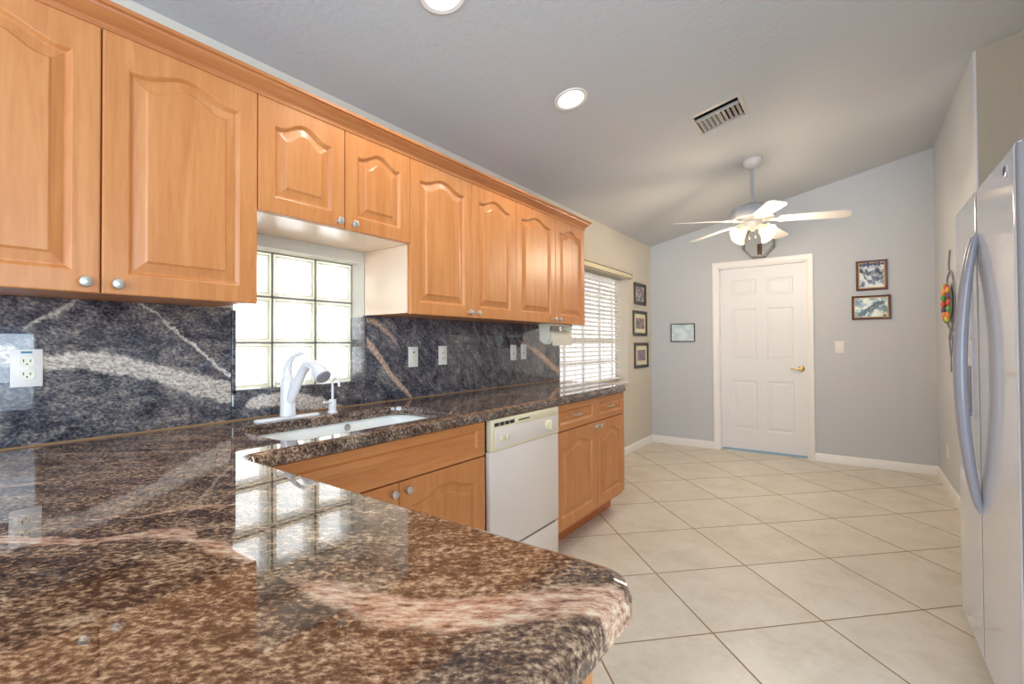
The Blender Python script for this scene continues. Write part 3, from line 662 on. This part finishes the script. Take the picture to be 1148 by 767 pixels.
MB().lathe([(.029, 0), (.025, .005), (0, .006)], (fx + .262, fy, ZT + .180), (.79, 0, -.61), 20).build('nozzle', M_disp, hd)
sg = thing('water_spigot', (.135, 1.225, ZT), 'small white gooseneck water spigot on the counter right of the faucet', 'spigot')
MB().lathe([(.022, 0), (.022, .004), (.017, .008), (.0165, .055), (.012, .060), (0, .061)], (.135, 1.225, ZT), n=18).build('spigot_body', M_faucet, sg)
pts = [(.135, 1.225, ZT + .055), (.135, 1.225, ZT + .120)] + [(.135 + .024 - .024 * math.cos(a), 1.225, ZT + .135 + .022 * math.sin(a)) for a in [PI * k / 8 for k in range(9)]] + [(.186, 1.225, ZT + .118)]
MB().tube(pts, .0055, 10).build('spigot_neck', M_faucet, sg)
MB().tube([(.137, 1.222, ZT + .048), (.150, 1.195, ZT + .050), (.16, 1.165, ZT + .052)], [.006, .006, .005], 10).build('spigot_lever', M_faucet, sg)

# ------------------------------------------------------------------ outlets and switches on the splash
def plate(name, y, z, label, cat, kind, x=.02, group=None):
    o = thing(name, (x, y, z - .057), label, cat, group)
    bx(x, x + .005, y - .035, y + .035, z - .057, z + .057, bev=.002).build('cover_plate', M_plate, o)
    if kind == 'duplex':
        for dz in (.0195, -.0195):
            r = MB().loops([[(x + h, y + a, z + dz + b) for a, b in rrect(-.017, .017, -.0145, .0145, .010)] for h in (.004, .0068)]).build('receptacle', M_cream, o)
            m = MB(); m.box(x + .0066, x + .0072, y - .0085, y - .0062, z + dz - .002, z + dz + .007).box(x + .0066, x + .0072, y + .0062, y + .0085, z + dz - .002, z + dz + .006)
            m.lathe([(.0024, 0), (.0024, .0007), (0, .0007)], (x + .0066, y, z + dz - .0075), (1, 0, 0), 10); m.build('slots', M_black, r)
        MB().lathe([(.003, 0), (.0025, .001), (0, .001)], (x + .005, y, z), (1, 0, 0), 10).build('screw', M_steel, o)
    elif kind == 'rocker':
        bx(x + .004, x + .0075, y - .016, y + .016, z - .033, z + .033, bev=.0015).build('rocker', M_cream, o)
        bx(x + .007, x + .0085, y - .008, y + .008, z + .022, z + .030).build('indicator', M_disp, o)
    elif kind == 'decora':
        r = bx(x + .004, x + .0072, y - .0165, y + .0165, z - .033, z + .033, bev=.0012).build('receptacle', M_cream, o)
        m = MB()
        for dz in (.016, -.018): m.box(x + .007, x + .0078, y - .0085, y - .0058, z + dz - .006, z + dz + .008).box(x + .007, x + .0078, y + .0058, y + .0085, z + dz - .006, z + dz + .006)
        m.build('slots', M_black, r)
    elif kind == 'toggle':
        bx(x + .004, x + .006, y - .006, y + .006, z - .013, z + .013).build('toggle_slot', M_disp, o)
        bx(x + .005, x + .018, y - .004, y + .004, z - .002, z + .010, bev=.0015).build('toggle', M_cream, o)
    return o
p = plate('wall_outlet', .272, 1.158, 'white duplex outlet with a blue sticker, in the slab left of the window', 'outlet', 'duplex')
bx(.0249, .0256, .259, .283, 1.2025, 1.2085).build('sticker', M_blue, p)
plate('light_switch', 1.806, 1.154, 'white rocker switch plate nearest the glass block window, on the long backsplash', 'switch', 'rocker')
plate('wall_outlet', 2.043, 1.158, 'white outlet with dark slots on the long backsplash, second plate from the window', 'outlet', 'decora')
plate('light_switch', 2.776, 1.162, 'white toggle switch, left one of the close pair near the paper towels', 'switch', 'toggle')
plate('light_switch', 2.908, 1.166, 'white toggle switch, right one of the close pair near the paper towels', 'switch', 'toggle')

# paper towel holder below the last wall cabinet
pt = thing('paper_towel_holder', (.22, 3.06, 1.20), 'cream paper towel holder with a roll, hung under the last wall cabinet', 'paper towel holder')
tz, tx = 1.272, .215
bx(tx - .05, tx + .05, 2.895, 3.235, 1.358, 1.3745, bev=.003).build('mounting_bar', M_cream, pt)
for y in (2.895, 3.222):
    l0 = [(y_, a) for y_, a in ((0, 0),)]
    prof = [(tx - .045, 1.362), (tx + .045, 1.362), (tx + .040, 1.30)] + [(tx + .042 * math.cos(a), tz + .042 * math.sin(a)) for a in [math.radians(10 - 200 * k / 10) for k in range(11)]] + [(tx - .040, 1.30)]
    MB().loops([[(x, yy, z) for x, z in prof] for yy in (y, y + .012)]).build('end_arm', M_cream, pt)
rl = MB().lathe([(.019, 0), (.052, 0), (.053, .004), (.053, .284), (.052, .288), (.019, .288)], (tx, 2.925, tz), (0, 1, 0), 32).build('towel_roll', M_paper, pt)
MB().loops([[(tx + .0525, y, tz + .0) , (tx + .0535, y, tz), (tx + .0545, y, tz - .060), (tx + .0535, y, tz - .060)] for y in (2.926, 3.212)]).build('loose_sheet', M_paper, rl)

# ------------------------------------------------------------------ blind
bl = thing('window_blind', (-.06, 4.235, W2[2]), 'white horizontal slat blind with a beige valance over the bright window', 'blind')
bx(.001, .045, W2[0] - .02, W2[1] + .025, 1.953, 2.002, bev=.004).build('valance', M_valance, bl)
m = MB()
for y in (W2[0] - .0205, W2[1] + .0235): m.box(.0, .047, y, y + .004, 1.951, 2.004, bev=.001)
m.box(.0445, .047, W2[0] - .02, W2[1] + .025, 1.998, 2.005).box(.0445, .047, W2[0] - .02, W2[1] + .025, 1.950, 1.9555)
m.build('valance_edging', M_bronze, bl)
m = MB(); z = 1.93; ns = 0
while z > .86:
    tilt = math.radians(13); h = .024
    m.loops([[(-.108 - h * math.cos(tilt), y, z - h * math.sin(tilt)), (-.108, y, z + .003), (-.108 + h * math.cos(tilt), y, z + h * math.sin(tilt)), (-.108 + h * math.cos(tilt), y, z + h * math.sin(tilt) - .0038), (-.108, y, z - .0008), (-.108 - h * math.cos(tilt), y, z - h * math.sin(tilt) - .0038)] for y in (W2[0] + .008, W2[1] - .012)])
    z -= .0435; ns += 1
m.build('slats', M_slat, bl)
for y in (3.62, 3.92, 4.23, 4.54, 4.85):
    m = MB().tube([(-.082, y, 1.95), (-.082, y, .85)], .0017, 6).tube([(-.134, y, 1.95), (-.134, y, .85)], .0017, 6); m.build('ladder_cord', M_cord, bl)
bx(-.134, -.082, W2[0] + .008, W2[1] - .012, .828, .846, bev=.004).build('bottom_rail', M_slat, bl)

# ------------------------------------------------------------------ pictures
def picture(name, wall, c, wd, ht, fw_, fmat, layers, label, cat='picture', group=None, tilt=0):
    """layers: list of (part name, material, inset from the frame's outer edge, depth)"""
    a0, b0 = c; o_loc = (0.0, a0, b0 - ht / 2) if wall == 'left' else (a0, YB, b0 - ht / 2)
    o = thing(name, o_loc, label, cat, group)
    P = (lambda a, b, d: (d, a0 + a, b0 + b)) if wall == 'left' else (lambda a, b, d: (a0 + a, YB - d, b0 + b))
    Lp = lambda i, d: [P(-wd / 2 + i, -ht / 2 + i, d), P(wd / 2 - i, -ht / 2 + i, d), P(wd / 2 - i, ht / 2 - i, d), P(-wd / 2 + i, ht / 2 - i, d)]
    MB().loops([Lp(0, .001), Lp(0, .016), Lp(.003, .020), Lp(fw_ * .5, .018), Lp(fw_, .013), Lp(fw_, .006)], cap0=True, cap1=True).build('frame', fmat, o)
    for nm, mt, i, d in layers:
        MB().loops([Lp(i, .004), Lp(i, d)]).build(nm, mt, o)
    return o
gl = 'black framed pictures stacked right of the blind'
pA = print_mat('print_city', 22, [(.3, srgb(60, 48, 52)), (.5, srgb(150, 136, 132)), (.7, srgb(214, 204, 196))], (3, 1, 2))
pB = print_mat('print_garden', 18, [(.3, srgb(70, 76, 66)), (.48, srgb(130, 128, 124)), (.6, srgb(176, 120, 110)), (.75, srgb(200, 196, 170))], (8, 2, 5))
pC = print_mat('print_floral', 16, [(.3, srgb(92, 88, 104)), (.5, srgb(140, 124, 140)), (.62, srgb(176, 110, 128)), (.75, srgb(190, 182, 190))], (1, 7, 4))
picture('framed_picture', 'left', (5.365, 1.812), .36, .255, .035, M_frameblk, [('print', pA, .04, .0075)], 'black framed pink-grey picture without a mat, topmost of three right of the blind', 'picture', gl)
picture('framed_picture', 'left', (5.355, 1.463), .425, .295, .035, M_frameblk, [('mat_board', M_mat, .034, .0075), ('print', pB, .085, .009)], 'black framed picture of a small reddish figure, middle of three right of the blind', 'picture', gl)
picture('framed_picture', 'left', (5.392, 1.086), .43, .297, .035, M_frameblk, [('mat_board', M_mat, .034, .0075), ('print', pC, .085, .009)], 'black framed picture with a mauve bloom, lowest of three right of the blind', 'picture', gl)
pD = print_mat('print_window_reflection', 9, [(.3, srgb(176, 196, 206)), (.55, srgb(222, 232, 236)), (.8, srgb(240, 244, 244))], (4, 4, 1))  # window reflection in the picture glass painted as pale blue blotches
picture('framed_picture', 'back', (.388, 1.353), .284, .218, .010, M_frameblk, [('print', pD, .010, .010)], 'small picture with a painted window reflection in a thin black frame, left of the white door')
pE = print_mat('print_white_birds', 15, [(.34, srgb(40, 44, 62)), (.44, srgb(120, 122, 132)), (.52, srgb(214, 214, 214)), (.75, srgb(236, 236, 234))], (2, 9, 9))
e = picture('framed_picture', 'back', (2.198, 1.879), .245, .292, .020, M_framemar, [('fillet', M_gold, .019, .0135), ('print', pE, .029, .0145)], 'maroon framed black-and-white picture with a dark blue top, right of the door')
m = MB()
for k in range(7):
    a = 2.115 + .028 * k; m.loops([[(a + .015 * math.cos(q_), YB - d, 1.985 + (.012 + .006 * (k % 3)) * math.sin(q_)) for q_ in [2 * PI * j / 8 for j in range(8)]] for d in (.014, .0149)])
m.build('print_dark_patch', pmat('print_navy', srgb(36, 42, 82), .2), e)
pF = print_mat('print_fern', 15, [(.36, srgb(46, 64, 56)), (.46, srgb(110, 122, 104)), (.55, srgb(206, 200, 172)), (.75, srgb(222, 216, 190))], (6, 3, 3))
f_ = picture('framed_picture', 'back', (2.190, 1.565), .305, .235, .020, M_framemar, [('fillet', M_gold, .019, .0135), ('print', pF, .027, .0145)], 'wider maroon framed picture of dark green fronds on cream, right of the door')
m = MB(); rnd = random.Random(3)
for k in range(26):
    s_ = k / 25; cx_, cz_ = 2.11 + .16 * s_ + rnd.uniform(-.012, .012), 1.505 + .10 * s_ + rnd.uniform(-.022, .022); an = rnd.uniform(-.2, 1.3); ln = rnd.uniform(.016, .036)
    m.loops([[(cx_ + ln * math.cos(q_) * math.cos(an) - .006 * math.sin(q_) * math.sin(an), YB - d, cz_ + ln * math.cos(q_) * math.sin(an) + .006 * math.sin(q_) * math.cos(an)) for q_ in [2 * PI * j / 8 for j in range(8)]] for d in (.014, .0149 + k * 1e-5)])
m.build('print_fronds', pmat('print_green', srgb(44, 66, 58), .3), f_)
# light switch on the far wall
sw = thing('light_switch', (1.932, YB, 1.118), 'white rocker light switch on the grey wall right of the door', 'switch')
bx(1.895, 1.969, YB - .005, YB - .0003, 1.118, 1.238, bev=.002).build('cover_plate', M_plate, sw)
bx(1.916, 1.948, YB - .009, YB - .004, 1.145, 1.211, bev=.0015).build('rocker', M_plate, sw)
ro = thing('wall_outlet', (XR, 5.19, .27), 'white outlet low on the right wall beyond the fridge', 'outlet')
bx(XR - .005, XR - .0003, 5.155, 5.225, .27, .385, bev=.002).build('cover_plate', M_plate, ro)
for z in (.308, .347): bx(XR - .0075, XR - .004, 5.173, 5.207, z - .014, z + .014, bev=.001).build('receptacle', M_cream, ro)

# octagonal lantern over the door
ln_ = thing('wall_lantern', (1.222, YB, 2.16), 'octagonal metal framed glass lantern mounted above the white door', 'lantern')
cx_, cz_, rw, rh = 1.222, 2.335, .155, .178
def octo(sx, sz, y): return [(cx_ + sx * math.cos(math.radians(22.5 + 45 * k)) / math.cos(math.radians(22.5)), y, cz_ + sz * math.sin(math.radians(22.5 + 45 * k)) / math.cos(math.radians(22.5))) for k in range(8)]
for y in (YB - .012, YB - .115):
    MB().loops([octo(rw, rh, y - .006), octo(rw, rh, y + .006), octo(rw - .014, rh - .014, y + .006), octo(rw - .014, rh - .014, y - .006), octo(rw, rh, y - .006)], False, False).build('frame_ring', M_pewter, ln_)
for p_ in octo(rw - .006, rh - .006, 0): MB().tube([(p_[0], YB - .018, p_[2]), (p_[0], YB - .109, p_[2])], .006, 8).build('frame_bar', M_pewter, ln_)
MB().loops([octo(rw - .013, rh - .013, YB - .115), octo(rw - .013, rh - .013, YB - .112)]).build('front_glass', M_lanternglass, ln_)
m = bx(cx_ - .022 + .012, cx_ + .034, YB - .085, YB - .045, 2.180, 2.205, bev=.004)
for k in range(3): m.lathe([(.008, 0), (.009, .10), (.006, .105), (0, .106)], (cx_ - .002 + .014 * k, YB - .068 + .008 * (k % 2), 2.20), n=12)
m.build('candle_cluster', M_bronze, ln_)

# ------------------------------------------------------------------ ceiling things
nrm = Vector((SL, 0, -1)).normalized(); tx_ = Vector((1, 0, SL)).normalized()
def cmat(x, y): # local z points down out of the ceiling
    M_ = Matrix((tx_, Vector((0, -1, 0)), nrm)).transposed().to_4x4(); return Matrix.Translation((x, y, cz(x))) @ M_
for k, (x, y) in enumerate(LIGHTS):
    o = thing('recessed_light', (x, y, cz(x)), ['lit recessed ceiling light halfway along the wall cabinets, fully in view', 'lit recessed ceiling light nearest the camera, cut by the top of the photo'][k], 'ceiling light', 'recessed ceiling lights')
    MB().lathe([(.076, -.006), (.074, .004), (.092, .006), (.094, .003), (.094, .0005), (.076, -.001)], n=36, cap=False).xform(cmat(x, y)).build('trim_ring', M_white, o)
    MB().lathe([(.0755, .002), (.073, -.03), (.068, -.075), (.06, -.10), (0, -.10)], n=32, cap=False).xform(cmat(x, y)).build('baffle', M_can, o)
    MB().lathe([(.0, -.060), (.026, -.062), (.038, -.068), (.041, -.078), (.026, -.097), (0, -.098)], n=28, cap=False).xform(cmat(x, y)).build('lamp', M_bulb, o)
    l = bpy.data.lights.new('recessed_lamp_light', 'SPOT'); l.energy = 20; l.color = (1, .97, .92); l.spot_size = math.radians(125); l.spot_blend = .6; l.shadow_soft_size = .05
    lo = bpy.data.objects.new('recessed_lamp_light', l); lo.location = (x + nrm.x * .01, y, cz(x) - .012); lo.rotation_euler = (0, 0, 0); COL.objects.link(lo)
vt = thing('ceiling_vent', (VENT[0], VENT[1], cz(VENT[0])), 'square grey metal air vent in the sloped ceiling', 'vent')
mx = cmat(*VENT)
sq = lambda s_, z: [(-s_, -s_, z), (s_, -s_, z), (s_, s_, z), (-s_, s_, z)]
MB().loops([sq(.135, -.012), sq(.135, .004), sq(.140, .008), sq(.160, .004), sq(.162, .0005), sq(.135, -.001)], False, False).xform(mx).build('vent_frame', M_vent, vt)
MB().loops([sq(.136, -.001), sq(.136, -.16)], False, True).xform(mx).build('duct', M_dark, vt)
for k in range(9):
    c_ = -.116 + .029 * k
    tm = Matrix.Translation((c_, 0, -.004)) @ Matrix.Rotation(math.radians(38 if k < 5 else -38), 4, 'Y')
    MB().box(-.013, .013, -.134, .055, -.0008, .0008).xform(mx @ tm).build('louver', M_vent, vt)
bx(-.134, .134, .055, .062, -.014, .006).xform(mx).build('cross_bar', M_vent, vt)

# ceiling fan
FX, FY = 1.382, 4.29
fan = thing('ceiling_fan', (FX, FY, 2.05), 'white five-blade ceiling fan with lit glass shades hanging near the door', 'ceiling fan')
MB().lathe([(.0, .0), (.072, 0), (.074, .012), (.066, .035), (.045, .060), (.022, .072), (0, .072)], n=30).xform(cmat(FX, FY)).build('canopy', M_fanw, fan)
MB().lathe([(.012, 2.36), (.012, cz(FX) - .03)], (FX, FY, 0), n=16).lathe([(.012, 2.40), (.026, 2.385), (.028, 2.365), (.02, 2.36)], (FX, FY, 0), n=20).build('downrod', M_fanshaded, fan)
MB().lathe([(.03, 2.372), (.075, 2.366), (.125, 2.352), (.160, 2.328), (.168, 2.30), (.168, 2.262), (.160, 2.25), (.12, 2.242), (.09, 2.236), (.07, 2.225), (0, 2.222)], (FX, FY, 0), n=40).build('motor_housing', M_fanshaded, fan)
for k in range(5):
    a = math.radians(5.2 + 72 * k); R_ = Matrix.Translation((FX, FY, 2.243)) @ Matrix.Rotation(a, 4, 'Z') @ Matrix.Rotation(math.radians(3.6), 4, 'Y')
    b = MB(); out = [(.20, -.052)] + [(.22 + .39 * q_, -.052 - .014 * q_) for q_ in (0, .5, 1)] + [(.65, -.056), (.668, -.036), (.668, .036), (.65, .056)] + [(.22 + .39 * q_, .052 + .014 * q_) for q_ in (1, .5, 0)] + [(.20, .052)]
    pm = Matrix.Rotation(math.radians(-12), 4, 'X')
    b.loops([[(x, y, z) for x, y in out] for z in (-.003, .003)]).xform(R_ @ pm); bo = b.build('blade', M_fanw, fan)
    b = MB().loops([[(x, y, z) for x, y in ((.09, -.022), (.17, -.018), (.20, -.045), (.27, -.040), (.285, 0), (.27, .040), (.20, .045), (.17, .018), (.09, .022))] for z in (-.009, -.0035)]).xform(R_ @ pm); b.build('blade_iron', M_fanw, bo)
MB().lathe([(.07, 2.226), (.074, 2.215), (.07, 2.188), (.05, 2.172), (.02, 2.165), (.012, 2.15), (0, 2.148)], (FX, FY, 0), n=28).build('light_kit_hub', M_fanw, fan)
for k in range(4):
    a = math.radians(36 + 18 + 90 * k); ax = Vector((math.cos(a) * .78, math.sin(a) * .78, -.62)).normalized(); st_ = Vector((FX, FY, 2.195)) + Vector((math.cos(a), math.sin(a), 0)) * .055
    MB().tube([st_, st_ + ax * .045], [.014, .018], 14).build('lamp_arm', M_fanw, fan)
    sh = MB().lathe([(.020, 0), (.027, .012), (.030, .030), (.038, .060), (.052, .088), (.062, .100), (.060, .101), (.049, .088), (.035, .061), (.027, .030), (.018, .004)], st_ + ax * .038, ax, 26, cap=False).build('lamp_shade', M_shade, fan)
    MB().ball(st_ + ax * .105, .024).build('bulb', M_bulb, sh)
    l = bpy.data.lights.new('fan_bulb_light', 'POINT'); l.energy = 10.5; l.color = (1, .83, .62); l.shadow_soft_size = .07
    lo = bpy.data.objects.new('fan_bulb_light', l); lo.location = st_ + ax * .152; COL.objects.link(lo)
for dx in (-.02, .025):
    MB().tube([(FX + dx, FY - .03, 2.17), (FX + dx, FY - .031, 2.10)], .0012, 6).lathe([(.004, 0), (.006, .01), (.003, .022), (0, .023)], (FX + dx, FY - .031, 2.08), n=10).build('pull_chain', M_fanw, fan)

# ------------------------------------------------------------------ refrigerator
FX0, FXB, FY0, FY1, FS = 2.40, 3.20, 1.830, 2.742, 2.325
fr = thing('refrigerator', (2.8, 2.286, 0), 'glossy white side-by-side refrigerator with bowed handles at the right edge', 'refrigerator')
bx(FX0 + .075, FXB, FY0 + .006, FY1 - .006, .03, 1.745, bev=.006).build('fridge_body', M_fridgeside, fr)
doors = {}
for nm, a, b in (('freezer_door', FS + .003, FY1), ('fridge_door', FY0, FS - .003)):
    N = 9; lps = []
    prof = [(FX0 + .072, a + .002), (FX0 + .012, a), (FX0 + .003, a + .006), (FX0, a + .016), (FX0, b - .016), (FX0 + .003, b - .006), (FX0 + .012, b), (FX0 + .072, b - .002)]
    cxm, cym = FX0 + .05, (a + b) / 2
    sc_ = lambda p_, s_: (cxm + (p_[0] - cxm) * s_ if p_[0] < cxm else p_[0], cym + (p_[1] - cym) * (1 - (1 - s_) * .06))
    doors[nm] = MB().loops([[(*sc_(p_, s_), z) for p_ in prof] for z, s_ in ((.082, .80), (.088, .94), (.10, 1.0), (1.752, 1.0), (1.764, .94), (1.770, .80))]).build(nm, M_fridge, fr, sharp=60, wn=True)
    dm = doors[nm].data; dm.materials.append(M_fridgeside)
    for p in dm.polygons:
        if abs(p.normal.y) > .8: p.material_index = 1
for nm, y in (('freezer_door', FS + .030), ('fridge_door', FS - .030)):
    pts = []; rr = []; K = 25
    for k in range(K):
        s_ = k / (K - 1); z = .62 + .98 * s_; bow = math.sin(PI * s_) ** .75
        pts.append((FX0 - .001 - .046 * bow, y, z)); rr.append(.010 + .006 * bow)
    MB().tube(pts, rr, 14, flat=.8).build('handle', M_handle, doors[nm])
# dispenser in the freezer door
dsp = bx(FX0 - .004, FX0 + .01, FS + .075, FS + .30, .93, 1.46, bev=.004).build('dispenser', M_fridge, doors['freezer_door'])
bx(FX0 - .0055, FX0 - .003, FS + .095, FS + .28, .955, 1.13, bev=.001).build('dispenser_recess', M_disp, dsp)
bx(FX0 - .0060, FX0 - .003, FS + .095, FS + .28, 1.23, 1.40, bev=.001).build('control_pad', M_plate, dsp)
bx(FX0 - .020, FX0 - .003, FS + .095, FS + .28, .945, .957, bev=.003).build('drip_tray', M_handle, dsp)
m = MB().lathe([(.020, 0), (.020, .002), (.017, .003), (0, .003)], (FX0, 1.915, 1.712), (-1, 0, 0), 28)
bd = m.build('badge', M_fridge, doors['fridge_door'])
m = MB().tube([(FX0 - .0035, 1.915 + .012 * math.cos(a), 1.712 + .012 * math.sin(a)) for a in [2 * PI * k / 20 for k in range(20)]], .0014, 6, closed=True)
m.tube([(FX0 - .0035, 1.915 + .008 * math.cos(a) * (1 - k / 22), 1.712 + .008 * math.sin(a) * (1 - k / 22)) for k, a in enumerate([k * .5 for k in range(18)])], .0012, 6)
m.build('badge_emblem', M_disp, bd)
bx(FX0 + .04, FX0 + .09, FY0 + .01, FY1 - .01, .012, .078, bev=.003).build('toe_grille', M_disp, fr)
for y in (FY0 + .06, FY1 - .06):
    for x in (FX0 + .11, FXB - .1): MB().lathe([(.018, 0), (.018, .032), (0, .032)], (x, y, 0), n=14).build('foot', M_black, fr)

# fruit plate in an iron holder on the right wall
wh = thing('wall_hanging', (XR, 4.88, 1.0), 'wrought iron wall hanging holding a colorful fruit plate, on the right wall behind the fridge', 'wall decoration')
py, pz = 4.875, 1.52
MB().lathe([(0, .004), (.10, .006), (.125, .016), (.160, .028), (.163, .031), (.157, .031), (.12, .020), (.09, .011), (0, .010)], (XR, py, pz), (-1, 0, 0), 36, cap=False).build('plate', pmat('plate_glaze', srgb(170, 186, 166), .15), wh)
fcols = [pmat('fruit_red', srgb(206, 70, 48), .35), pmat('fruit_orange', srgb(232, 138, 52), .35), pmat('fruit_yellow', srgb(232, 200, 56), .35), pmat('fruit_green', srgb(84, 156, 60), .4), pmat('fruit_purple', srgb(96, 60, 104), .35)]
for k in range(16):
    a = 2 * PI * k / 16; c = fcols[[0, 3, 1, 2, 3, 0, 1, 4][k % 8]]
    MB().ball((XR - .036, py + .128 * math.cos(a), pz + .128 * math.sin(a)), .027, (.62, 1, 1.05)).build('painted_fruit', c, wh)
m = MB()
m.tube([(XR - .012, py + .20 * math.cos(a), pz + .02 + .22 * math.sin(a)) for a in [2 * PI * k / 36 for k in range(36)]], .006, 8, closed=True)
m.tube([(XR - .012, py + .045 * math.sin(4 * s_) * (1 - s_ * .5), pz + .24 + .17 * s_) for s_ in [k / 20 for k in range(21)]], .006, 8)
for sg_ in (-1, 1):
    m.tube([(XR - .012, py + sg_ * (.012 + .055 * math.sin(PI * s_ * 1.6) * (1 - .55 * s_)), pz - .20 - .33 * s_) for s_ in [k / 22 for k in range(23)]], [.006 - .003 * k / 22 for k in range(23)], 8)
    m.tube([(XR - .012, py + sg_ * (.06 + .03 * (1 - k / 26) * math.cos(k * .42)), pz - .27 + .03 * (1 - k / 26) * math.sin(k * .42)) for k in range(24)], .0045, 8)
m.build('iron_scrollwork', M_iron, wh)
